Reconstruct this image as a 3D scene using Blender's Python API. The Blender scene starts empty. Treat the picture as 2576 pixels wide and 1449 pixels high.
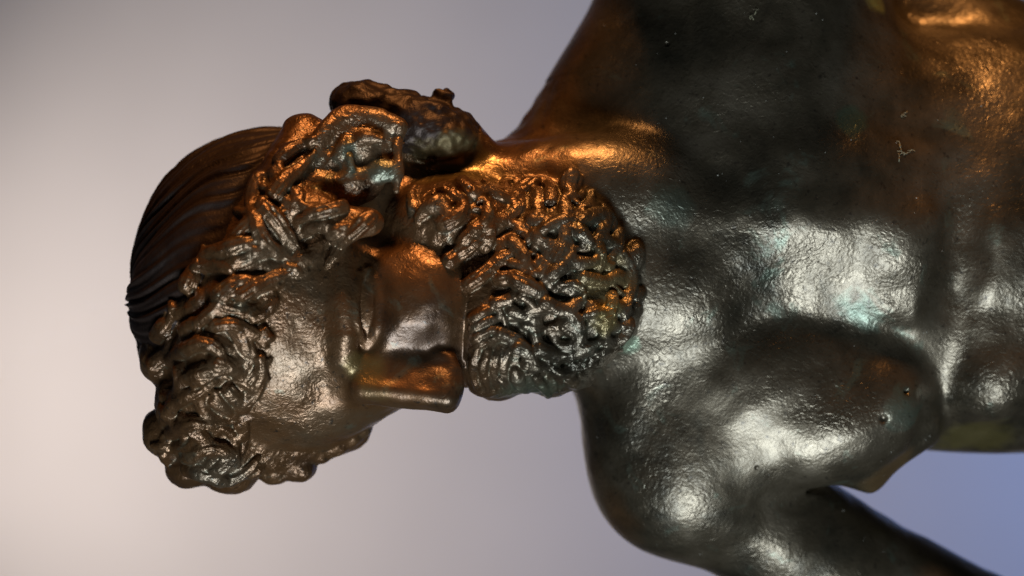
import bpy, math, random, time
import numpy as np
from mathutils import Vector, Matrix

T0 = time.time()
# ------------------------------------------------------------------ units
PX = 7.4e-5                 # metres per modelling unit (one unit = one step of a 2576-wide frame)
D = 3900.0                  # camera distance in modelling units
CX, CY = 1288.0, 724.5
Z0 = 0.48                   # height of the frame centre above the floor level
H_HEAD, H_TRUNK = 3.6, 6.0   # grid steps of the cast surface

def to_world(p):            # modelling axes: x right in frame, y down in frame, z towards the camera
    p = np.asarray(p, dtype=np.float64)
    out = np.empty_like(p)
    out[..., 0] = -p[..., 1] * PX
    out[..., 1] = -p[..., 2] * PX
    out[..., 2] = -p[..., 0] * PX + Z0
    return out

# ------------------------------------------------------------------ scene, camera, lights
scn = bpy.context.scene
COL = scn.collection
scn.render.engine = 'CYCLES'
scn.cycles.max_bounces = 6
scn.cycles.use_denoising = True
scn.view_settings.view_transform = 'Standard'
scn.view_settings.look = 'None'
scn.view_settings.exposure = 0.0
scn.view_settings.gamma = 1.0
scn.view_settings.use_curve_mapping = False

cam_d = bpy.data.cameras.new('camera')
cam = bpy.data.objects.new('camera', cam_d)
COL.objects.link(cam)
scn.camera = cam
cam_d.sensor_width = 36.0
cam_d.lens = 36.0 * D / 2576.0
cam_d.clip_start = 0.01
cam_d.clip_end = 20.0
cam.location = (0, -D * PX, Z0)
# frame right = world down, frame up = world +X, the camera is held sideways
cam.matrix_world = Matrix(((0, 1, 0, 0), (0, 0, -1, -D * PX), (-1, 0, 0, Z0), (0, 0, 0, 1)))
cam_d.dof.use_dof = True
cam_d.dof.focus_distance = (D - 230) * PX
cam_d.dof.aperture_fstop = 9.0

world = bpy.data.worlds.new('World')
scn.world = world
world.use_nodes = True
bg = world.node_tree.nodes['Background']
bg.inputs[0].default_value = (0.55, 0.45, 0.42, 1)
bg.inputs[1].default_value = 0.014

def area(name, loc, target, size, energy, color, size_y=None, spread=180):
    l = bpy.data.lights.new(name, 'AREA')
    l.shape = 'RECTANGLE'
    l.size = size
    l.size_y = size_y or size
    l.energy = energy
    l.color = color
    l.spread = math.radians(spread)
    o = bpy.data.objects.new(name, l)
    COL.objects.link(o)
    o.location = loc
    o.rotation_euler = (Vector(target) - Vector(loc)).to_track_quat('-Z', 'Y').to_euler()
    return o

def dirpos(d, dist, c=(0, 0, 0)):   # a place along a modelling-space direction from the subject
    v = np.array(d, float)
    v = v / np.linalg.norm(v) * dist / PX + np.array(c, float)
    return Vector(to_world(v))
SUB = Vector((0, 0, Z0))
# cool window to the viewer's left and in front
area('window_light', dirpos((0.06, 0.71, 0.69), 0.9), SUB, 0.34, 8.8, (0.81, 0.93, 1.0), 0.34)
# warm lamp to the viewer's right
area('warm_lamp', dirpos((0.05, -0.94, 0.29), 0.7), SUB, 0.11, 5.2, (1.0, 0.45, 0.14), 0.11)
# light on the wall: a soft warm white pool above, blue from below
def spot(name, loc, target, energy, color, size, blend=1.0, radius=0.05):
    l = bpy.data.lights.new(name, 'SPOT')
    l.energy = energy
    l.color = color
    l.spot_size = math.radians(size)
    l.spot_blend = blend
    l.shadow_soft_size = radius
    o = bpy.data.objects.new(name, l)
    COL.objects.link(o)
    o.location = loc
    o.rotation_euler = (Vector(target) - Vector(loc)).to_track_quat('-Z', 'Y').to_euler()
    return o
spot('wall_lamp', (-0.28, 1.4, 1.95), (-0.14, 2.6, 0.64), 98, (1.0, 0.87, 0.785), 90)
spot('blue_lamp', (0.0, 1.4, -1.5), (0.0, 2.6, -0.50), 68, (0.18, 0.38, 1.0), 100)

# ------------------------------------------------------------------ materials
def nodes_of(name):
    m = bpy.data.materials.new(name)
    m.use_nodes = True
    return m, m.node_tree.nodes, m.node_tree.links

STAINS = []
def bronze_material(name='patinated_bronze', dark=False, hair=False):
    m, N, L = nodes_of(name)
    b = N['Principled BSDF']
    tc = N.new('ShaderNodeTexCoord')
    def noise(scale, detail, rough=0.55, dist=0.0):
        n = N.new('ShaderNodeTexNoise')
        n.inputs['Scale'].default_value = scale
        n.inputs['Detail'].default_value = detail
        n.inputs['Roughness'].default_value = rough
        n.inputs['Distortion'].default_value = dist
        L.new(tc.outputs['Object'], n.inputs['Vector'])
        return n
    def ramp(src, stops):
        r = N.new('ShaderNodeValToRGB')
        els = r.color_ramp.elements
        while len(els) < len(stops):
            els.new(0.5)
        for e, (p, c) in zip(els, stops):
            e.position = p
            e.color = c if len(c) == 4 else (*c, 1)
        L.new(src, r.inputs[0])
        return r
    def mix(f, a, bb):
        x = N.new('ShaderNodeMix')
        x.data_type = 'RGBA'
        L.new(f, x.inputs['Factor'])
        L.new(a, x.inputs['A'])
        if isinstance(bb, tuple):
            x.inputs['B'].default_value = (*bb, 1)
        else:
            L.new(bb, x.inputs['B'])
        return x.outputs['Result']
    broad = noise(60, 5, 0.6, 0.3)
    brown = ramp(broad.outputs['Fac'], [(0.32, (0.058, 0.030, 0.015)), (0.50, (0.130, 0.064, 0.026)), (0.70, (0.135, 0.088, 0.050))])
    black = ramp(broad.outputs['Fac'], [(0.32, (0.032, 0.029, 0.020)), (0.50, (0.085, 0.068, 0.045)), (0.70, (0.155, 0.128, 0.092))])
    # browner skin on the head, blacker on the trunk
    sep = N.new('ShaderNodeSeparateXYZ')
    L.new(tc.outputs['Object'], sep.inputs[0])
    wob = N.new('ShaderNodeMath'); wob.operation = 'MULTIPLY_ADD'
    L.new(noise(25, 4, 0.6).outputs['Fac'], wob.inputs[0])
    wob.inputs[1].default_value = 0.12
    L.new(sep.outputs['Z'], wob.inputs[2])
    mr = N.new('ShaderNodeMapRange')
    L.new(wob.outputs[0], mr.inputs['Value'])
    mr.inputs['From Min'].default_value = Z0 - 0.018 + 0.058
    mr.inputs['From Max'].default_value = Z0 + 0.010 + 0.058
    base = N.new('ShaderNodeMix'); base.data_type = 'RGBA'
    L.new(mr.outputs[0], base.inputs['Factor'])
    L.new(black.outputs[0], base.inputs['A'])
    L.new(brown.outputs[0], base.inputs['B'])
    green_n = noise(110, 6, 0.62, 0.6)
    green_f = ramp(green_n.outputs['Fac'], [(0.60, (0, 0, 0)), (0.74, (0.75, 0.75, 0.75))])
    col = mix(green_f.outputs['Color'], base.outputs['Result'], (0.125, 0.165, 0.125))
    fine = noise(900, 3, 0.6)
    dark_f = ramp(fine.outputs['Fac'], [(0.28, (0.8, 0.8, 0.8)), (0.40, (0, 0, 0))])
    col = mix(dark_f.outputs['Color'], col, (0.03, 0.024, 0.018))
    if hair:                                   # verdigris caught between the locks
        geo = N.new('ShaderNodeNewGeometry')
        pt = ramp(geo.outputs['Pointiness'], [(0.40, (0.6,) * 3), (0.49, (0, 0, 0))])
        col = mix(pt.outputs['Color'], col, (0.11, 0.14, 0.10))
    if dark:                                   # near-black base colour for the combed cap and nape roll
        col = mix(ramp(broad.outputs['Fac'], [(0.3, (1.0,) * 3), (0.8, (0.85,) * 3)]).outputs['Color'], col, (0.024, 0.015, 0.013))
    for k, (p, rad, c, amt) in enumerate(STAINS):
        vm = N.new('ShaderNodeVectorMath'); vm.operation = 'DISTANCE'
        L.new(tc.outputs['Object'], vm.inputs[0])
        vm.inputs[1].default_value = p
        ad = N.new('ShaderNodeMath'); ad.operation = 'MULTIPLY_ADD'
        L.new(green_n.outputs['Fac'], ad.inputs[0])
        ad.inputs[1].default_value = -rad * 2.6
        L.new(vm.outputs['Value'], ad.inputs[2])
        sm = N.new('ShaderNodeMapRange')
        L.new(ad.outputs[0], sm.inputs['Value'])
        sm.inputs['From Min'].default_value = rad * 0.15
        sm.inputs['From Max'].default_value = -rad * 0.45
        sm.inputs['To Max'].default_value = amt
        col = mix(sm.outputs[0], col, c)
    L.new(col, b.inputs['Base Color'])
    mm = N.new('ShaderNodeMapRange')
    L.new(mr.outputs[0], mm.inputs['Value'])
    mm.inputs['To Min'].default_value = 0.70
    mm.inputs['To Max'].default_value = 0.6
    L.new(mm.outputs[0], b.inputs['Metallic'])
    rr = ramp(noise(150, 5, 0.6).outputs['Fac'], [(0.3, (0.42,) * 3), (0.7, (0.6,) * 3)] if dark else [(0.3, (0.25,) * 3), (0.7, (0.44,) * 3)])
    L.new(rr.outputs['Color'], b.inputs['Roughness'])
    # leathery cast skin
    n1 = noise(950, 2.5, 0.5, 1.0)
    n2 = noise(2200, 3, 0.6, 0.6)
    n3 = noise(190, 3, 0.5, 0.3)
    def bump(src, strength, dist, prev=None):
        bn = N.new('ShaderNodeBump')
        bn.inputs['Strength'].default_value = strength
        bn.inputs['Distance'].default_value = dist
        L.new(src, bn.inputs['Height'])
        if prev:
            L.new(prev.outputs[0], bn.inputs['Normal'])
        return bn
    bb = bump(n3.outputs['Fac'], 0.22, 0.0008)
    bb = bump(n1.outputs['Fac'], 0.55, 0.00022, bb)
    msk = ramp(noise(42, 4, 0.65).outputs['Fac'], [(0.36, (0.08,) * 3), (0.64, (1.0,) * 3)])
    L.new(msk.outputs['Color'], bb.inputs['Strength'])
    bb = bump(n2.outputs['Fac'], 0.40, 0.0001, bb)
    if hair:                                   # chased and worn strands
        bb = bump(noise(430, 3, 0.55, 1.5).outputs['Fac'], 0.5, 0.0007, bb)
    # casting pits
    vo = N.new('ShaderNodeTexVoronoi')
    vo.inputs['Scale'].default_value = 400
    L.new(tc.outputs['Object'], vo.inputs['Vector'])
    inner = ramp(vo.outputs['Distance'], [(0.10, (1, 1, 1)), (0.24, (0, 0, 0))])
    few = ramp(vo.outputs['Color'], [(0.93, (0, 0, 0)), (0.96, (1, 1, 1))])
    pit = N.new('ShaderNodeMath'); pit.operation = 'MULTIPLY'
    L.new(inner.outputs[0], pit.inputs[0]); L.new(few.outputs[0], pit.inputs[1])
    bb = bump(pit.outputs[0], 0.8, -0.0006, bb)
    L.new(bb.outputs[0], b.inputs['Normal'])
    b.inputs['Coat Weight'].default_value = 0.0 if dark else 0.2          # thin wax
    b.inputs['Coat Roughness'].default_value = 0.2
    L.new(bb.outputs[0], b.inputs['Coat Normal'])
    return m

def wall_material():
    m, N, L = nodes_of('painted_plaster')
    b = N['Principled BSDF']
    tc = N.new('ShaderNodeTexCoord')
    n = N.new('ShaderNodeTexNoise')
    n.inputs['Scale'].default_value = 4.0
    n.inputs['Detail'].default_value = 3
    L.new(tc.outputs['Object'], n.inputs['Vector'])
    r = N.new('ShaderNodeValToRGB')
    r.color_ramp.elements[0].color = (0.62, 0.60, 0.585, 1)
    r.color_ramp.elements[1].color = (0.70, 0.68, 0.665, 1)
    L.new(n.outputs['Fac'], r.inputs[0])
    L.new(r.outputs[0], b.inputs['Base Color'])
    b.inputs['Roughness'].default_value = 0.9
    n2 = N.new('ShaderNodeTexNoise')
    n2.inputs['Scale'].default_value = 300
    L.new(tc.outputs['Object'], n2.inputs['Vector'])
    bp = N.new('ShaderNodeBump')
    bp.inputs['Strength'].default_value = 0.15
    bp.inputs['Distance'].default_value = 0.002
    L.new(n2.outputs['Fac'], bp.inputs['Height'])
    L.new(bp.outputs[0], b.inputs['Normal'])
    return m

WALL = wall_material()

# ------------------------------------------------------------------ the wall behind
def mesh_obj(name, verts, faces, mat, parent=None, normals=None):
    me = bpy.data.meshes.new(name)
    if isinstance(faces, np.ndarray):
        nv, nf = len(verts), len(faces)
        me.vertices.add(nv)
        me.vertices.foreach_set('co', np.ascontiguousarray(verts, dtype=np.float32).ravel())
        me.loops.add(nf * 4)
        me.loops.foreach_set('vertex_index', np.ascontiguousarray(faces, dtype=np.int32).ravel())
        me.polygons.add(nf)
        me.polygons.foreach_set('loop_start', np.arange(0, nf * 4, 4, dtype=np.int32))
        me.update(calc_edges=True)
        me.polygons.foreach_set('use_smooth', np.ones(nf, dtype=bool))
        if normals is not None:
            me.normals_split_custom_set_from_vertices(normals.tolist())
    else:
        me.from_pydata([tuple(v) for v in verts], [], faces)
        me.update()
    me.materials.append(mat)
    o = bpy.data.objects.new(name, me)
    COL.objects.link(o)
    if parent:
        o.parent = parent
    return o

wy = 2.6
wall = mesh_obj('wall', [(-4, wy, -3), (4, wy, -3), (4, wy, 4), (-4, wy, 4)], [(0, 1, 2, 3)], WALL)
wall['kind'] = 'structure'

# ------------------------------------------------------------------ implicit modelling
class Field:
    def __init__(self, lo, hi, h):
        self.h = h
        self.lo = np.array(lo, np.float32)
        self.n = np.ceil((np.array(hi) - np.array(lo)) / h).astype(int) + 1
        self.d = np.full(self.n, 60.0, np.float32)
        self.id = np.zeros(self.n, np.int16)
    def box(self, lo, hi):
        a = np.clip(np.floor((np.array(lo) - self.lo) / self.h).astype(int), 0, self.n)
        b = np.clip(np.ceil((np.array(hi) - self.lo) / self.h).astype(int) + 1, 0, self.n)
        return a, b
    def axes(self, a, b):
        g = [(self.lo[i] + self.h * np.arange(a[i], b[i], dtype=np.float32)) for i in range(3)]
        return g[0][:, None, None], g[1][None, :, None], g[2][None, None, :]
    def blend(self, a, b, v, k, pid):
        sl = tuple(slice(a[i], b[i]) for i in range(3))
        d = self.d[sl]
        if pid is not None:
            ids = self.id[sl]
            ids[v < d] = pid
        if k > 0:
            hh = np.maximum(k - np.abs(d - v), 0)
            self.d[sl] = np.minimum(d, v) - hh * hh * (0.25 / k)
        else:
            np.minimum(d, v, out=d)
    def carve(self, a, b, v, k):
        sl = tuple(slice(a[i], b[i]) for i in range(3))
        d = self.d[sl]
        v = -v
        hh = np.maximum(k - np.abs(d - v), 0)
        self.d[sl] = np.maximum(d, v) + hh * hh * (0.25 / k)
    # -- shapes: p in frame units + depth
    def ell(self, p, r, k=40, pid=None, rot=None, cut=False):
        c, s = P(p)
        r = np.array(r, np.float32) * s
        R = np.array(rot if rot is not None else np.eye(3), np.float32)
        ext = np.sqrt(((R * r[None, :]) ** 2).sum(1)) + k + 4 * self.h
        a, b = self.box(c - ext, c + ext)
        if np.any(b <= a):
            return
        X, Y, Z = self.axes(a, b)
        X = X - c[0]; Y = Y - c[1]; Z = Z - c[2]
        q = [(X * R[0, i] + Y * R[1, i] + Z * R[2, i]) for i in range(3)] if rot is not None else [X, Y, Z]
        k0 = np.sqrt(sum((q[i] / r[i]) ** 2 for i in range(3)))
        k1 = np.sqrt(sum((q[i] / (r[i] * r[i])) ** 2 for i in range(3)))
        v = k0 * (k0 - 1) / np.maximum(k1, 1e-6)
        v = np.where(k0 < 0.05, -r.min(), v)
        (self.carve(a, b, v, k) if cut else self.blend(a, b, v, k, pid))
    def cone(self, p0, r0, p1, r1, k=20, pid=None, cut=False):
        c0, s0 = P(p0); c1, s1 = P(p1)
        r0 = r0 * s0; r1 = r1 * s1
        m = k + 4 * self.h
        a, b = self.box(np.minimum(c0 - r0, c1 - r1) - m, np.maximum(c0 + r0, c1 + r1) + m)
        if np.any(b <= a):
            return
        X, Y, Z = self.axes(a, b)
        ax = c1 - c0
        l2 = float((ax * ax).sum()) + 1e-6
        t = ((X - c0[0]) * ax[0] + (Y - c0[1]) * ax[1] + (Z - c0[2]) * ax[2]) / l2
        t = np.clip(t, 0, 1)
        v = np.sqrt((X - c0[0] - t * ax[0]) ** 2 + (Y - c0[1] - t * ax[1]) ** 2 + (Z - c0[2] - t * ax[2]) ** 2) - (r0 + (r1 - r0) * t)
        (self.carve(a, b, v, k) if cut else self.blend(a, b, v, k, pid))
    def chain(self, pts, k=20, pid=None, cut=False):
        """one tube through (x, y, z, r) points, evaluated as a union first so it keeps an even width"""
        cs = [P(q[:3]) for q in pts]
        C = np.array([c for c, s in cs], np.float32)
        Rr = np.array([q[3] * s for q, (c, s) in zip(pts, cs)], np.float32)
        m = k + 4 * self.h
        a, b = self.box((C - Rr[:, None]).min(0) - m, (C + Rr[:, None]).max(0) + m)
        if np.any(b <= a):
            return
        X, Y, Z = self.axes(a, b)
        best = None
        for i in range(len(C) - 1):
            ax = C[i + 1] - C[i]
            l2 = float((ax * ax).sum()) + 1e-6
            t = np.clip(((X - C[i, 0]) * ax[0] + (Y - C[i, 1]) * ax[1] + (Z - C[i, 2]) * ax[2]) / l2, 0, 1)
            v = np.sqrt((X - C[i, 0] - t * ax[0]) ** 2 + (Y - C[i, 1] - t * ax[1]) ** 2 + (Z - C[i, 2] - t * ax[2]) ** 2) - (Rr[i] + (Rr[i + 1] - Rr[i]) * t)
            best = v if best is None else np.minimum(best, v)
        (self.carve(a, b, best, k) if cut else self.blend(a, b, best, k, pid))
    def rbox(self, p, half, R, r, k=20, pid=None):
        c, s = P(p)
        half = np.array(half, np.float32) * s
        R = np.array(R, np.float32)          # columns = box axes
        ext = np.abs(R) @ half + r + k + 4 * self.h
        a, b = self.box(c - ext, c + ext)
        if np.any(b <= a):
            return
        X, Y, Z = self.axes(a, b)
        X = X - c[0]; Y = Y - c[1]; Z = Z - c[2]
        q = [np.abs(X * R[0, i] + Y * R[1, i] + Z * R[2, i]) - half[i] for i in range(3)]
        v = np.sqrt(sum(np.maximum(x, 0) ** 2 for x in q)) + np.minimum(np.maximum(np.maximum(q[0], q[1]), q[2]), 0) - r
        self.blend(a, b, v, k, pid)
    def sample(self, pts):
        g = (pts - self.lo) / self.h
        g = np.clip(g, 0, self.n - 1.001)
        i = g.astype(int); f = g - i
        out = 0
        for dx in (0, 1):
            for dy in (0, 1):
                for dz in (0, 1):
                    w = np.abs(1 - dx - f[:, 0]) * np.abs(1 - dy - f[:, 1]) * np.abs(1 - dz - f[:, 2])
                    out = out + w * self.d[i[:, 0] + dx, i[:, 1] + dy, i[:, 2] + dz]
        return out
    def zsurf(self, x, y, ztop=520.0, zbot=-500.0):
        zs = np.arange(ztop, zbot, -self.h)
        s = (D - zs) / D
        pts = np.stack([(x - CX) * s, (y - CY) * s, zs], 1)
        v = self.sample(pts)
        w = np.nonzero(v < 0)[0]
        return float(zs[w[0]]) if len(w) else None

def smooth(pts, m=5):
    q = np.array(pts, float)
    q = np.vstack([2 * q[0] - q[1], q, 2 * q[-1] - q[-2]])
    out = []
    for i in range(1, len(q) - 2):
        for j in range(m):
            t = j / m
            out.append(tuple(0.5 * ((2 * q[i]) + (q[i + 1] - q[i - 1]) * t + (2 * q[i - 1] - 5 * q[i] + 4 * q[i + 1] - q[i + 2]) * t * t + (3 * q[i] - q[i - 1] - 3 * q[i + 1] + q[i + 2]) * t ** 3)))
    out.append(tuple(q[-2]))
    return out

class Multi:
    """the same shapes drawn into several grids (fine for the head, coarser for the trunk)"""
    def __init__(self, fields):
        self.fields = fields
    def ell(self, *a, **k):
        for f in self.fields: f.ell(*a, **k)
    def cone(self, *a, **k):
        for f in self.fields: f.cone(*a, **k)
    def chain(self, *a, **k):
        for f in self.fields: f.chain(*a, **k)
    def rbox(self, *a, **k):
        for f in self.fields: f.rbox(*a, **k)
    def zsurf(self, *a):
        return self.fields[0].zsurf(*a)

def P(p):
    s = (D - p[2]) / D
    return np.array(((p[0] - CX) * s, (p[1] - CY) * s, p[2]), np.float32), s

def up2(A):
    """double the resolution along every axis with cubic midpoints"""
    for axs in range(3):
        A = np.moveaxis(A, axs, 0)
        n = A.shape[0]
        out = np.empty((2 * n - 1,) + A.shape[1:], np.float32)
        out[0::2] = A
        pad = np.concatenate([A[:1], A, A[-1:]], 0)
        out[1::2] = (-pad[0:n - 1] + 9 * pad[1:n] + 9 * pad[2:n + 1] - pad[3:n + 2]) / 16.0
        A = np.moveaxis(out, 0, axs)
    return np.ascontiguousarray(A)

def rotz(deg):
    a = math.radians(deg); c, s = math.cos(a), math.sin(a)
    return np.array([[c, -s, 0], [s, c, 0], [0, 0, 1]])
def rotx(deg):
    a = math.radians(deg); c, s = math.cos(a), math.sin(a)
    return np.array([[1, 0, 0], [0, c, -s], [0, s, c]])
def roty(deg):
    a = math.radians(deg); c, s = math.cos(a), math.sin(a)
    return np.array([[c, 0, s], [0, 1, 0], [-s, 0, c]])

HEAD_LO, HEAD_HI = np.array((-1010, -570, -420)), np.array((350, 560, 470))
G = Multi([Field(HEAD_LO, HEAD_HI, 2 * H_HEAD), Field((-170, -1720, -740), (1760, 1030, 720), 2 * H_TRUNK)])

BODY, CAP, ROLL, EYE, EAR, FRINGE, BEARD, MOUST = 1, 2, 3, 4, 5, 6, 7, 8
# ---- torso, neck, arms (broad masses on the coarse grid)
B = BODY
G.ell((2500, 600, -320), (1100, 540, 370), 0, B)
G.ell((3250, 640, -330), (520, 500, 370), 120, B)
G.cone((1020, 600, -60), 255, (1660, 690, -170), 300, 60, B)            # neck
G.cone((1330, 500, -190), 110, (1850, 60, -340), 345, 120, B)           # far trapezius to shoulder
G.chain([(1850, 220, -330, 335), (1850, -240, -290, 322), (1920, -960, 400, 310)], 60, B)   # arm, its unseen end bent towards the viewer to shade the chest
G.cone((2230, 30, -430), 150, (2720, 330, -400), 250, 40, B)            # flank muscle under the arm
G.ell((1900, 320, -165), (430, 270, 230), 160, B)
G.cone((2110, 390, -200), 235, (1880, -80, -350), 275, 80, B)           # fold in front of the armpit
G.ell((2035, 500, -45), (370, 200, 165), 50, B, rotz(2))
G.ell((2045, 490, 10), (330, 165, 118), 90, B, rotz(4) @ rotx(-4))      # upper pectoral
G.rbox((2030, 634, 12), (250, 85, 34), rotz(3) @ rotx(-19), 56, 90, B)
G.ell((1720, 420, -130), (220, 150, 150), 120, B)   # its face turned down
G.ell((1840, 632, 30), (120, 100, 88), 40, B, rotx(-24))
G.ell((2250, 622, 50), (110, 110, 90), 40, B, rotx(-20))
G.ell((1945, 985, -82), (375, 236, 165), 64, B, rotz(3) @ rotx(-12))    # lower pectoral
G.ell((2125, 1065, -42), (190, 120, 110), 80, B, rotz(-14) @ rotx(-20))
G.ell((1750, 1080, -140), (210, 150, 130), 110, B)
G.cone((2110, 1045, -75), 150, (2175, 1165, -110), 60, 50, B)
G.cone((2184, 1202, -125), 26, (2040, 1120, -100), 80, 34, B)
G.cone((2184, 1202, -125), 26, (2290, 1070, -110), 75, 34, B)
G.ell((2215, 1000, -45), (105, 100, 115), 60, B)
G.ell((1640, 950, -200), (190, 230, 200), 90, B)                        # near trapezius
G.ell((1710, 1175, -190), (225, 220, 210), 90, B)                       # shoulder cap
G.chain([(1720, 1190, -205, 190), (2192, 1466, -310, 160), (2900, 1800, -360, 150)], 60, B)
G.ell((1930, 1345, -215), (190, 95, 110), 60, B, rotz(28))
G.cone((1790, 1150, -120), 90, (1990, 1090, -90), 95, 100, B)
# ---- head
G.ell((690, 735, -20), (352, 412, 370), 0, B)
G.ell((960, 800, 60), (310, 228, 262), 60, B)
G.ell((800, 985, 60), (180, 120, 170), 60, B)
G.ell((1065, 742, 222), (128, 130, 104), 44, B)                         # cheek
print('coarse', time.time() - T0)

for g in G.fields:
    g.d = up2(g.d)
    g.h *= 0.5
    g.n = np.array(g.d.shape)
    g.id = np.ones(g.n, np.int16)
F = G
HF = F.fields[0]
print('up', [g.d.size / 1e6 for g in F.fields], time.time() - T0)

# ---- finer anatomy of the torso
F.cone((1640, 800, 20), 34, (1790, 790, 60), 26, 60, B)                 # collar bones
F.cone((1660, 850, 10), 30, (1580, 1080, -40), 34, 60, B)
F.cone((1180, 450, 50), 60, (1640, 500, 60), 80, 110, B)                # neck tendon
F.ell((1510, 450, 55), (170, 85, 80), 110, B, rotz(5))
F.rbox((2540, 630, -30), (55, 70, 40), rotx(-15), 45, 60, B)
F.ell((2505, 955, -40), (88, 92, 78), 80, B, rotx(-18))
F.ell((2730, 640, 20), (110, 150, 60), 90, B)
F.ell((2730, 960, -10), (95, 95, 60), 80, B)
F.chain([(2420, 430, 110, 40), (2425, 640, 110, 44), (2405, 800, 80, 44), (2395, 960, 70, 40), (2345, 1100, 20, 32)], 60, cut=True)
F.chain([(2400, 790, 118, 30), (2800, 790, 118, 30)], 70, cut=True)

for x, y in ((2225, 1055), (2280, 985)):                             # casting pits
    q = F.fields[1].zsurf(x, y)
    F.ell((x, y, q + 2), (9, 8, 14), 5, cut=True)


F.chain(smooth([(1880, 1275, -120, 16), (1980, 1222, -120, 22), (2070, 1205, -125, 24), (2150, 1240, -140, 20)]), 26, cut=True)   # crease under the pectoral edge

# ---- face
Fd = np.array((0, .89, .455)); Sd = np.array((0, -.455, .89))
ta = math.radians(7)
Xn = np.array((1, 0, 0)) * math.cos(ta) + Fd * math.sin(ta)
Fn = Fd * math.cos(ta) - np.array((1, 0, 0)) * math.sin(ta)
Rn = np.stack([Xn, Fn, Sd], 1)
F.chain([(895, 905, 336, 40), (1000, 900, 338, 55), (1100, 892, 342, 62)], 34, cut=True)
F.rbox((1022, 960, 254), (106, 36, 15), Rn, 28, 30, B)
F.ell((1122, 968, 262), (40, 44, 36), 30, B)
                  # nose
F.chain(smooth([(1104, 894, 264, 14), (1130, 900, 266, 16), (1144, 922, 272, 12)]), 24, B)
def near(x, y, dz):
    z = F.zsurf(x, y)
    return (x, y, (z if z is not None else 0) + dz)
brow = [(*near(x, y, -6)[:3], r) for x, y, r in ((862, 610, 22), (860, 680, 28), (866, 760, 31), (872, 840, 31), (868, 900, 27))]
lid_pts = ((905, 690), (896, 730), (895, 780), (903, 830), (915, 862))
low_pts = ((925, 680), (948, 725), (952, 780), (944, 830), (925, 868))
F.ell(near(918, 775, 18), (46, 120, 46), 46, cut=True)
F.ell(near(912, 865, 10), (30, 26, 30), 30, cut=True)
F.chain(brow, 30, B)
F.chain([(866, 940, 220, 32), (850, 1000, 185, 34), (862, 1050, 110, 30)], 46, B)
F.ell(near(922, 775, -20), (36, 82, 38), 5, EYE)
F.chain(smooth([(*near(x, y, 0), 9) for x, y in lid_pts]), 10, B)
F.chain(smooth([(*near(x, y, -2), 8) for x, y in low_pts]), 14, B)

# ---- hair cap with combed ridges radiating from the crown
def cap_ridges():
    a, b = HF.box((-1010, -520, -480), (-330, 560, 440))
    X, Y, Z = HF.axes(a, b)
    c = P((690, 735, -20))[0]
    yy, zz = Y - c[1] - 30, Z - c[2] + 60
    ph = np.arctan2(yy, zz)
    phi = ph + 0.0006 * (X - c[0]) + 0.022 * np.sin(X * 0.03 + 2 * ph)
    rad = np.sqrt(yy * yy + zz * zz)
    rdg = np.sin(phi * 58) * 0.6 + np.sin(phi * 97 + 1.3 + 0.012 * X) * 0.4
    xd, yd = X * (D / (D - Z)) + CX, Y * (D / (D - Z)) + CY
    xb = np.interp(yd, [300, 330, 450, 560, 640, 720, 840, 900, 960], [830, 830, 700, 640, 570, 510, 440, 390, 345]).astype(np.float32)
    xb = np.where(Z < -60, 860.0, xb)
    w = np.clip((rad - 30) / 120, 0, 1) * np.clip((xb - xd) / 40, 0, 1)
    sl = tuple(slice(a[i], b[i]) for i in range(3))
    HF.d[sl] -= w * ((4.6 + 2.5 * np.sin(ph * 9 + 1.7)) * rdg + 3 + 5 * np.sin(ph * 5 + X * 0.012) + 3 * np.sin(ph * 13 + X * 0.03))
    ids = HF.id[sl]
    ids[(w > 0.3) & (ids == 1)] = CAP
cap_ridges()

# ---- hair rolled at the nape
F.ell((925, 268, 80), (96, 64, 110), 20, ROLL, rotz(8))
F.ell((1030, 285, 90), (110, 50, 100), 20, ROLL, rotz(12))
F.ell((1130, 312, 80), (75, 40, 80), 24, ROLL, rotz(25))
F.cone((1000, 350, 70), 62, (1170, 372, 70), 58, 50, B)
F.ell((1085, 335, 130), (110, 60, 75), 40, ROLL, rotz(8))
F.rbox((1112, 254, 95), (20, 18, 16), rotz(12), 6, 12, ROLL)
F.cone((1126, 244, 90), 12, (1122, 230, 90), 8, 8, ROLL)
F.chain([(870, 232, 110, 14), (930, 222, 120, 16), (1000, 242, 130, 14), (1070, 262, 130, 12)], 14, ROLL)
F.chain([(1040, 262, 175, 12), (1100, 268, 172, 14), (1150, 295, 155, 12)], 12, ROLL)
F.ell((850, 455, 255), (120, 70, 62), 30, FRINGE)
F.ell((760, 440, 250), (60, 60, 60), 30, FRINGE)

# ---- ear
F.ell((900, 372, 228), (112, 80, 66), 40, EAR)
F.chain(smooth([(786, 400, 292, 16), (806, 345, 285, 24), (866, 300, 258, 32), (945, 298, 252, 30), (1004, 318, 262, 20)]), 22, EAR)
F.chain(smooth([(850, 395, 300, 12), (872, 356, 298, 15), (915, 345, 296, 17), (958, 352, 296, 13)]), 14, EAR)
F.chain(smooth([(1010, 320, 250, 12), (1000, 370, 272, 12), (1004, 430, 285, 12), (996, 480, 290, 10)]), 12, EAR)
for x, y, rx, ry in ((882, 340, 18, 20), (826, 424, 40, 17), (905, 402, 22, 18), (1085, 398, 12, 10)):
    q = F.zsurf(x, y)
    F.ell((x, y, q + 6), (rx, ry, 20), 14, cut=True)
F.ell((962, 432, 284), (34, 32, 24), 20, EAR)
F.chain(smooth([(862, 452, 296, 9), (884, 425, 304, 9), (880, 398, 304, 8)]), 8, EAR)

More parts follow.
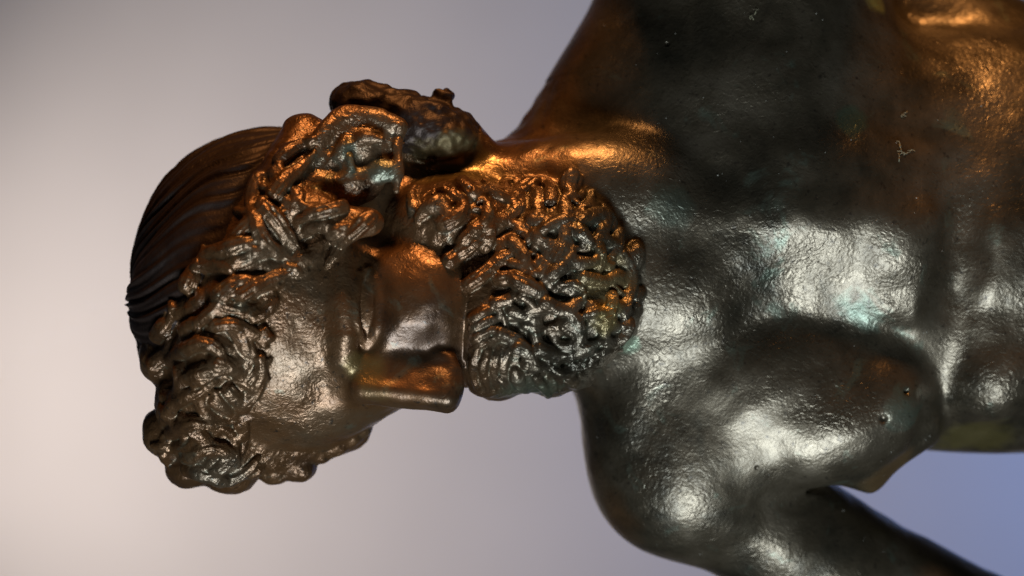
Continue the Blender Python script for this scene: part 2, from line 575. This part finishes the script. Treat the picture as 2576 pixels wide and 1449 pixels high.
# ---- masses under the curls
FB, BB, MB_ = FRINGE, BEARD, MOUST
for p in [[(765, 345, 200, 60), (700, 470, 280, 66), (650, 600, 315, 72), (585, 750, 315, 78), (545, 880, 285, 82), (515, 1010, 205, 86), (545, 1110, 110, 88)],
          [(545, 1110, 110, 92), (690, 1120, 50, 72), (830, 1095, 10, 56), (890, 1085, -10, 44)],
          [(760, 520, 315, 48), (860, 560, 325, 44), (930, 560, 310, 36)]]:
    F.chain(p, 30, FB)
for p, r in [((415, 905, 150), (64, 62, 80)), ((425, 1085, 90), (66, 70, 80)), ((480, 1170, 60), (66, 58, 70)), ((580, 1185, 40), (70, 58, 70)),
             ((740, 1165, 20), (52, 46, 60)), ((850, 1100, 0), (56, 40, 60)), ((470, 1010, 160), (80, 90, 90))]:
    F.ell(p, r, 16, FB)
for p, r in [((690, 1180, 30), (46, 38, 50)), ((755, 1176, 30), (42, 36, 46)), ((800, 1135, 30), (36, 32, 40)), ((845, 1118, 25), (34, 30, 40)), ((888, 1098, 20), (28, 24, 36)), ((915, 1082, 20), (20, 18, 30))]:
    F.ell(p, r, 6, FB)
for p, r in [((1150, 570, 130), (190, 130, 165)), ((1380, 640, 110), (200, 185, 165)), ((1290, 850, 120), (165, 140, 140)),
             ((1450, 780, 110), (145, 160, 150)), ((1300, 730, 140), (180, 170, 150)), ((1250, 905, 90), (85, 104, 110)), ((1390, 905, 90), (90, 92, 110)), ((1530, 730, 70), (56, 100, 100))]:
    F.ell(p, r, 24, BB)
F.chain([(1205, 690, 240, 34), (1215, 800, 255, 42), (1215, 900, 225, 40), (1210, 965, 160, 34)], 20, MB_)
F.chain([(1178, 760, 300, 10), (1172, 850, 290, 12), (1176, 990, 220, 12)], 14, cut=True)
F.chain([(1370, 770, 290, 8), (1420, 762, 290, 12), (1480, 752, 280, 10)], 10, cut=True)
print('masses', time.time() - T0)

# ---- locks: every curl is its own id and becomes its own piece
rng = random.Random(11)
LOCKS = {}          # id -> (parent id)
next_id = [20]
def inside(poly, x, y):
    c = False
    for i in range(len(poly)):
        x0, y0 = poly[i]; x1, y1 = poly[i - 1]
        if (y0 > y) != (y1 > y) and x < (x1 - x0) * (y - y0) / (y1 - y0) + x0:
            c = not c
    return c
def poisson(poly, dist, tries=6000):
    xs = [p[0] for p in poly]; ys = [p[1] for p in poly]
    out = []
    for _ in range(tries):
        x, y = rng.uniform(min(xs), max(xs)), rng.uniform(min(ys), max(ys))
        if inside(poly, x, y) and all((x - a) ** 2 + (y - b) ** 2 > dist * dist for a, b in out):
            out.append((x, y))
    return out
BASE = HF.d.copy()
class Bz:
    pass
BF = Bz(); BF.__dict__ = dict(HF.__dict__); BF.d = BASE
def zs(x, y):
    return Field.zsurf(BF, x, y)
Bz.sample = Field.sample

def lock(parent, path, r0, r1, lift=0.35, strands=3, k=6, pid=None, poly=None):
    """a curl following a 2-D path over the surface: a core tube with finer strands along it"""
    pts = []
    last = None
    for (x, y) in path:
        z = zs(x, y)
        if z is None or (poly and pts and not inside(poly, x, y)):
            break
        if last is not None:
            z = max(min(z, last + 26), last - 26)
        last = z
        pts.append((x, y, z))
    if len(pts) < 3:
        return
    pid = next_id[0]; next_id[0] += 1
    LOCKS[pid] = parent
    n = len(pts)
    core = []
    for i, (x, y, z) in enumerate(pts):
        t = i / (n - 1)
        r = (r0 + (r1 - r0) * t) * (0.55 + 0.45 * math.sin(math.pi * min(1, 0.15 + t * 0.85)) ** 0.6)
        core.append((x, y, z + r * (lift - 0.45), r))
    F.chain(core, k, pid)
    for sidx in range(strands):
        off = (sidx - (strands - 1) / 2) * (0.62 if strands < 4 else 0.46)
        st = []
        for i in range(n):
            x, y, z, r = core[i]
            a = core[max(0, i - 1)]; b = core[min(n - 1, i + 1)]
            dx, dy = b[0] - a[0], b[1] - a[1]
            l = math.hypot(dx, dy) + 1e-6
            st.append((x - dy / l * off * r, y + dx / l * off * r, z + r * math.sqrt(max(0.1, 1 - off * off)) * 0.88, r * (0.27 if strands < 4 else 0.22)))
        F.chain(st, 3, pid)

def curl_path(x, y, ang, length, c1, c2, n=9):
    out = [(x, y)]
    st = length / (n - 1)
    for i in range(1, n):
        t = i / (n - 1)
        a = ang + c1 * t + c2 * t * t * t
        x += math.cos(a) * st; y += math.sin(a) * st
        out.append((x, y))
    return out

fringe_poly = [(715, 370), (650, 450), (570, 550), (500, 630), (440, 720), (392, 840), (362, 900), (372, 1000), (368, 1090), (430, 1185), (560, 1222), (690, 1195),
               (640, 1110), (625, 1010), (685, 950), (690, 860), (690, 790), (735, 700), (820, 640), (900, 570), (860, 500), (770, 510), (730, 420)]
beard_poly = [(1000, 500), (1080, 470), (1200, 465), (1300, 455), (1430, 445), (1545, 540), (1612, 650), (1605, 800), (1515, 930), (1450, 985), (1330, 995),
              (1260, 960), (1250, 850), (1250, 740), (1200, 640), (1100, 580), (1010, 560)]
# hand-placed curls that the picture shows clearly
special = [
    (BEARD, [(1290 + 0, 700), (1320, 715), (1350, 730), (1375, 745)], 26, 18),
    (BEARD, [(1130, 655), (1160, 635), (1195, 610), (1225, 585), (1240, 575)], 24, 14),
    (BEARD, [(1180, 715), (1215, 690), (1250, 660), (1285, 640), (1310, 640)], 22, 14),
    (BEARD, [(1330, 780), (1385, 772), (1440, 790), (1462, 830), (1440, 866), (1404, 866), (1388, 838), (1404, 818), (1425, 826)], 17, 12),
    (BEARD, [(1345, 800), (1350, 850), (1375, 895), (1420, 905), (1465, 890)], 18, 12),
    (BEARD, [(1560, 640), (1585, 690), (1580, 745), (1565, 800)], 22, 18),
    (FRINGE, [(930, 545), (900, 575), (865, 605), (840, 640), (822, 670)], 26, 12),
    (FRINGE, [(860, 520), (810, 530), (765, 545), (735, 560)], 24, 12),
    (FRINGE, [(520, 640), (570, 625), (620, 610), (670, 600)], 26, 14),
    (FRINGE, [(660, 515), (690, 545), (720, 590), (755, 640)], 26, 18),
    (FRINGE, [(640, 540), (655, 590), (690, 630), (720, 650)], 22, 14),
    (FRINGE, [(690, 490), (715, 455), (755, 420), (790, 385)], 24, 14),
    (FRINGE, [(700, 400), (740, 370), (790, 350)], 20, 14),
    (FRINGE, [(610, 740), (655, 712), (705, 692), (770, 680)], 24, 13),
    (FRINGE, [(465, 830), (505, 805), (545, 770), (560, 745)], 22, 12),
    (FRINGE, [(430, 905), (465, 880), (510, 862), (550, 880), (556, 915), (530, 930)], 24, 13),
    (FRINGE, [(470, 950), (510, 935), (560, 930), (600, 905), (630, 920)], 22, 14),
    (FRINGE, [(575, 980), (592, 1000), (602, 1010)], 24, 18),
    (FRINGE, [(430, 1090), (480, 1062), (540, 1068), (590, 1040)], 24, 12),
    (FRINGE, [(470, 1150), (530, 1125), (580, 1140), (600, 1175)], 26, 14),
    (FRINGE, [(520, 1195), (570, 1205), (620, 1185), (650, 1150)], 24, 14),
    (FRINGE, [(540, 820), (590, 815), (640, 840), (670, 870)], 22, 13),
    (FRINGE, [(655, 900), (655, 940), (640, 975), (615, 990)], 17, 12),
    (FRINGE, [(420, 1040), (450, 1005), (500, 985), (545, 960)], 24, 14),
]
def dense(path, m=4):
    return [tuple(p) for p in smooth(path, m)]
for y in (775, 800, 826, 852):                       # moustache hairs, near horizontal
    lock(MOUST, dense([(1190, y + 26), (1225, y + 6), (1265, y - 2), (1310, y + 4)]), 15, 9, strands=2)
for x in (1190, 1216, 1242, 1268):
    lock(MOUST, dense([(x + 10, 882), (x, 915), (x + 2, 950), (x + 14, 985)]), 15, 10, strands=2)
def flow_beard(x, y):
    if y < 530: return rng.choice((1.2, 1.5, 1.9))
    if x < 1280 and y < 760: return -0.6
    if y > 880: return 0.3
    if x > 1500: return 1.4
    return rng.uniform(-0.5, 0.9)
for dist, ra, rb, la, lb, lo_, hi_ in ((44, 17, 28, .3, 1.2, 80, 150), (74, 9, 15, 1.2, 2.0, 60, 120)):
    for (x, y) in poisson(beard_poly, dist):
        a = flow_beard(x, y) + rng.gauss(0, 0.4)
        L = rng.uniform(lo_, hi_)
        s = rng.choice((-1, 1))
        lock(BEARD, curl_path(x - math.cos(a) * L * .3, y - math.sin(a) * L * .3, a, L, s * rng.uniform(0.2, 0.9), s * rng.uniform(0.5, 4.0), 12),
             rng.uniform(ra, rb), rng.uniform(6, 10), lift=rng.uniform(la, lb), strands=4 if ra > 12 else 2, poly=beard_poly)
ring = [(1040, 480), (1110, 468), (1180, 468), (1250, 462), (1320, 455), (1390, 450), (1445, 462), (1490, 505), (1535, 560), (1570, 620), (1588, 670), (1592, 720), (1588, 770), (1570, 820), (1545, 870), (1490, 930), (1440, 972), (1370, 985), (1300, 990)]
for i, (x, y) in enumerate(ring):                    # loose ends round the edge of the beard
    cx_, cy_ = 1300, 730
    a = math.atan2(y - cy_, x - cx_) + rng.gauss(0, 0.5)
    L = rng.uniform(55, 85)
    lock(BEARD, curl_path(x - math.cos(a) * L * .75, y - math.sin(a) * L * .75, a, L, rng.uniform(-.8, .8), rng.uniform(-3, 3), 10), rng.uniform(15, 22), rng.uniform(10, 13), lift=rng.uniform(.4, .9))
def flow_fringe(x, y):
    if y < 560: return 2.3
    if y < 720: return -0.5
    return rng.uniform(-1.2, 1.2)
for dist, ra, rb, la, lb, lo_, hi_ in ((58, 21, 32, .1, .6, 100, 170), (84, 9, 14, .8, 1.5, 60, 120)):
    for (x, y) in poisson(fringe_poly, dist):
        a = flow_fringe(x, y) + rng.gauss(0, 0.4)
        L = rng.uniform(lo_, hi_)
        s = rng.choice((-1, 1))
        lock(FRINGE, curl_path(x - math.cos(a) * L * .3, y - math.sin(a) * L * .3, a, L, s * rng.uniform(0.2, 1.0), s * rng.uniform(0.5, 4.0), 12),
             rng.uniform(ra, rb), rng.uniform(8, 12), lift=rng.uniform(la, lb), strands=4 if ra > 12 else 2, poly=fringe_poly)
for par, path, r0, r1 in special:
    lock(par, dense(path), r0, r1, lift=1.0)
print('locks', len(LOCKS), time.time() - T0)

# ---- cast roughness: worn, slightly melted relief over hair and ear
def lattice(shape, doublings, seed):
    q = np.random.RandomState(seed)
    small = [int(math.ceil((n - 1) / 2 ** doublings)) + 2 for n in shape]
    A = q.uniform(-1, 1, small).astype(np.float32)
    for _ in range(doublings):
        A = up2(A)
    return A[:shape[0], :shape[1], :shape[2]]
def roughen():
    sh = HF.d.shape
    n = 2.6 * lattice(sh, 3, 3) + 1.4 * lattice(sh, 2, 4)
    HF.d += np.where(HF.id >= EAR, n, np.where(HF.id == ROLL, 2.2, 0.25) * n * (HF.id != BODY))
roughen()
def uneven():
    for g, x0, x1, a4, a3 in ((HF, 250, 50, 3.2, 1.6), (F.fields[1], 400, 560, 3.4, 1.7)):
        X = (g.lo[0] + g.h * np.arange(g.n[0], dtype=np.float32))[:, None, None]
        w = np.clip((X - x0) / (x1 - x0), 0, 1)
        n = a4 * lattice(g.d.shape, 4, 8) + a3 * lattice(g.d.shape, 3, 9)
        g.d += np.where(g.id == BODY, w * n, 0).astype(np.float32)
uneven()
print('rough', time.time() - T0)

# ------------------------------------------------------------------ surface extraction
def surface(Fl):
    d = Fl.d
    nx, ny, nz = d.shape
    ins = d < 0
    def corner(i, j, k):
        return ins[i:nx - 1 + i, j:ny - 1 + j, k:nz - 1 + k]
    allin = corner(0, 0, 0).copy(); anyin = corner(0, 0, 0).copy()
    for i in (0, 1):
        for j in (0, 1):
            for k in (0, 1):
                if i + j + k:
                    c = corner(i, j, k)
                    allin &= c; anyin |= c
    act = anyin & ~allin
    I, J, K = np.nonzero(act)
    nv = len(I)
    vid = np.full(act.shape, -1, np.int32)
    vid[I, J, K] = np.arange(nv, dtype=np.int32)
    val = {(i, j, k): d[I + i, J + j, K + k] for i in (0, 1) for j in (0, 1) for k in (0, 1)}
    acc = np.zeros((nv, 3)); cnt = np.zeros(nv)
    C8 = list(val)
    for c in C8:
        for axs in range(3):
            if c[axs] == 0:
                e = list(c); e[axs] = 1; e = tuple(e)
                a, b = val[c], val[e]
                m = (a < 0) != (b < 0)
                t = a[m] / (a[m] - b[m])
                p = np.tile(np.array(c, float), (m.sum(), 1)); p[:, axs] = t
                acc[m] += p; cnt[m] += 1
    f = acc / cnt[:, None]
    pos = (np.stack([I, J, K], 1) + f) * Fl.h + Fl.lo
    nrm = np.zeros((nv, 3))
    for (i, j, k) in C8:
        w = np.abs(1 - i - f[:, 0]) * np.abs(1 - j - f[:, 1]) * np.abs(1 - k - f[:, 2])
        a, b, c = I + i, J + j, K + k
        nrm[:, 0] += w * (d[np.minimum(a + 1, nx - 1), b, c] - d[np.maximum(a - 1, 0), b, c])
        nrm[:, 1] += w * (d[a, np.minimum(b + 1, ny - 1), c] - d[a, np.maximum(b - 1, 0), c])
        nrm[:, 2] += w * (d[a, b, np.minimum(c + 1, nz - 1)] - d[a, b, np.maximum(c - 1, 0)])
    nrm /= np.linalg.norm(nrm, axis=1)[:, None] + 1e-9
    faces = []; fid = []
    for axs in range(3):
        sa = [slice(1, None)] * 3; sb = [slice(1, None)] * 3
        lo = [slice(1, -1)] * 3; hi = [slice(1, -1)] * 3
        lo[axs] = slice(0, -1); hi[axs] = slice(1, None)
        A = ins[tuple(lo)]; Bm = ins[tuple(hi)]
        x, y, z = np.nonzero(A != Bm)
        e = [x + 1, y + 1, z + 1]; e[axs] = [x, y, z][axs]
        o1, o2 = [(1, 2), (2, 0), (0, 1)][axs]
        def cell(p, q):
            c = [v.copy() for v in e]
            c[o1] -= p; c[o2] -= q
            return vid[c[0], c[1], c[2]]
        q = np.stack([cell(1, 1), cell(0, 1), cell(0, 0), cell(1, 0)], 1)
        inner = A[x, y, z]
        q[inner] = q[inner][:, ::-1]
        ee = [v.copy() for v in e]
        ee[axs] = ee[axs] + (~inner)
        faces.append(q); fid.append(Fl.id[ee[0], ee[1], ee[2]])
    return pos, nrm, np.concatenate(faces), np.concatenate(fid)

del BASE, BF
res = []
for gi, g in enumerate(F.fields):
    g.d[0] = g.d[-1] = 30; g.d[:, 0] = g.d[:, -1] = 30; g.d[:, :, 0] = g.d[:, :, -1] = 30
    p_, n_, f_, i_ = surface(g)
    mid = p_[f_].mean(1)
    in_head = np.all((mid > HEAD_LO + 12) & (mid < HEAD_HI - 12), axis=1)
    keep = in_head if gi == 0 else ~np.all((mid > HEAD_LO + 17) & (mid < HEAD_HI - 17), axis=1)
    res.append((p_, n_, f_[keep], i_[keep]))
n0 = len(res[0][0])
pos = np.concatenate([r[0] for r in res]); nrm = np.concatenate([r[1] for r in res])
faces = np.concatenate([res[0][2], res[1][2] + n0]); fid = np.concatenate([r[3] for r in res])
print('surface', len(pos), len(faces), time.time() - T0)
wpos = to_world(pos)
wn = np.stack([-nrm[:, 1], -nrm[:, 2], -nrm[:, 0]], 1)

# ------------------------------------------------------------------ the statuette and its parts
base_w = Vector((0, 0.02, 0.0))
def on_surface(x, y, lift=0.0):
    z = None
    for g in F.fields:
        q = g.zsurf(x, y)
        z = q if z is None else (max(z, q) if q is not None else z)
    return to_world(P((x, y, (z or 0) + lift))[0])
for x, y, rad, c, amt in [(1130, 425, 70, (0.19, 0.14, 0.05), .5), (1215, 440, 50, (0.18, 0.13, 0.05), .45), (912, 930, 38, (0.20, 0.16, 0.05), .4), (940, 985, 30, (0.20, 0.13, 0.05), .35),
                          (1580, 868, 26, (0.30, 0.38, 0.27), .85), (960, 430, 30, (0.12, 0.18, 0.14), .5), (1540, 700, 70, (0.20, 0.14, 0.05), .6), (1545, 790, 40, (0.24, 0.18, 0.06), .6),
                          (2200, 6, 36, (0.36, 0.34, 0.10), .8), (1330, 985, 60, (0.09, 0.14, 0.10), .4), (2460, 1100, 80, (0.16, 0.13, 0.04), .6), (2240, 1190, 60, (0.20, 0.12, 0.05), .6),
                          (1690, 520, 45, (0.09, 0.12, 0.09), .4), (2140, 300, 30, (0.07, 0.12, 0.08), .6), (560, 1200, 60, (0.085, 0.10, 0.08), .35)]:
    STAINS.append((tuple(on_surface(x, y) - np.array(base_w)), rad * PX, c, amt))
BRONZE = bronze_material()
DARK_BRONZE = bronze_material('darker_bronze', True)
HAIR_BRONZE = bronze_material('chased_bronze', False, True)
statuette = bpy.data.objects.new('bronze_statuette', None)
COL.objects.link(statuette)
statuette.location = base_w
statuette['label'] = 'dark patinated bronze statuette of a nude bearded man with curly hair, head turned aside'
statuette['category'] = 'statuette'
wpos = wpos - np.array(base_w)

NAMES = {BODY: 'body', CAP: 'combed_hair', ROLL: 'hair_roll', EYE: 'eye', EAR: 'ear', FRINGE: 'curly_fringe', BEARD: 'beard', MOUST: 'moustache'}
LABELS = {CAP: 'finely combed hair over the crown', ROLL: 'smooth roll of hair at the nape', FRINGE: 'thick curly fringe round the forehead',
          BEARD: 'dense curly beard', MOUST: 'drooping moustache under the nose', EAR: 'ear half hidden by hair'}
def split(pid, name, parent):
    sel = faces[fid == pid]
    if len(sel) < 6:
        return None
    u, inv = np.unique(sel, return_inverse=True)
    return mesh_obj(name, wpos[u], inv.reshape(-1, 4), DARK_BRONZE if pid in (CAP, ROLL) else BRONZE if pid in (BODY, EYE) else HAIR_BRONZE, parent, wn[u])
parts = {}
for pid, nm in NAMES.items():
    o = split(pid, nm, statuette)
    parts[pid] = o
    if o and pid in LABELS:
        o['label'] = LABELS[pid]
for pid, par in LOCKS.items():
    nm = {FRINGE: 'hair_curl', BEARD: 'beard_curl', MOUST: 'moustache_lock'}[par]
    split(pid, nm, parts[par])

# ------------------------------------------------------------------ lint and dust lying on the bronze
def plain(name, col, rough=0.8):
    m, N, L = nodes_of(name)
    b = N['Principled BSDF']
    n = N.new('ShaderNodeTexNoise'); n.inputs['Scale'].default_value = 3000
    tcx = N.new('ShaderNodeTexCoord'); L.new(tcx.outputs['Object'], n.inputs['Vector'])
    r = N.new('ShaderNodeValToRGB')
    r.color_ramp.elements[0].color = (*[c * 0.7 for c in col], 1); r.color_ramp.elements[1].color = (*col, 1)
    L.new(n.outputs['Fac'], r.inputs[0]); L.new(r.outputs[0], b.inputs['Base Color'])
    b.inputs['Roughness'].default_value = rough
    return m
LINT = plain('lint_fibre', (0.30, 0.28, 0.18))
DUST = plain('pale_dust', (0.40, 0.38, 0.33))
drng = random.Random(5)
def tube_mesh(paths, rad):
    V, Fc = [], []
    for path in paths:
        o = len(V)
        for i, p in enumerate(path):
            t = (Vector(path[min(i + 1, len(path) - 1)]) - Vector(path[max(i - 1, 0)])).normalized()
            a = t.orthogonal().normalized(); b2 = t.cross(a)
            for k in range(4):
                an = k * math.pi / 2
                V.append(Vector(p) + rad * (math.cos(an) * a + math.sin(an) * b2))
        for i in range(len(path) - 1):
            for k in range(4):
                Fc.append((o + i * 4 + k, o + i * 4 + (k + 1) % 4, o + i * 4 + 4 + (k + 1) % 4, o + i * 4 + 4 + k))
    return V, Fc
def lint(x, y, n, size, label):
    c = Vector(on_surface(x, y, 3))
    paths = []
    for _ in range(n):
        a = drng.uniform(0, 2 * math.pi)
        px, py = x + drng.gauss(0, size * .25), y + drng.gauss(0, size * .25)
        path = []
        for i in range(7):
            path.append(tuple(Vector(on_surface(px, py, 4 + 5 * math.sin(i * 0.6))) - c))
            a += drng.gauss(0, 0.5)
            px += math.cos(a) * size / 7; py += math.sin(a) * size / 7
        paths.append(path)
    V, Fc = tube_mesh(paths, 0.85 * PX)
    o = mesh_obj('lint_tuft', V, Fc, LINT)
    o.location = c
    o['label'] = label; o['category'] = 'lint'; o['group'] = 'lint on the statuette'
lint(2266, 382, 7, 26, 'pale yellow lint tuft caught on the upper chest muscle, largest of the lint')
lint(1897, 38, 3, 22, 'faint grey lint wisp high on the outstretched shoulder near the frame edge')
lint(2272, 288, 3, 15, 'tiny lint wisp on the dark chest above the largest tuft')
V, Fc = [], []
for _ in range(330):
    x, y = drng.uniform(1480, 2560), drng.uniform(30, 1420)
    q = F.fields[1].zsurf(x, y)
    if q is None or (x < 1640 and 400 < y < 1000):
        continue
    c = Vector(to_world(P((x, y, q + 1.0))[0])); r = drng.choice((0.9, 1.1, 1.3, 1.6, 2.2)) * PX
    o = len(V)
    V += [c + r * Vector((drng.uniform(-1, 1), -0.3, 1)), c + r * Vector((1, -0.3, -0.6)), c + r * Vector((-1, -0.3, -0.6)), c + r * Vector((0, -0.9, 0)), c + r * Vector((0, 0.8, 0))]
    Fc += [(o, o + 1, o + 3), (o + 1, o + 2, o + 3), (o + 2, o, o + 3), (o + 1, o, o + 4), (o + 2, o + 1, o + 4), (o, o + 2, o + 4)]
dust = mesh_obj('dust', V, Fc, DUST)
dust['kind'] = 'stuff'
dust['label'] = 'pale dust specks scattered over the chest and shoulders'
dust['category'] = 'dust'
print('done', time.time() - T0)
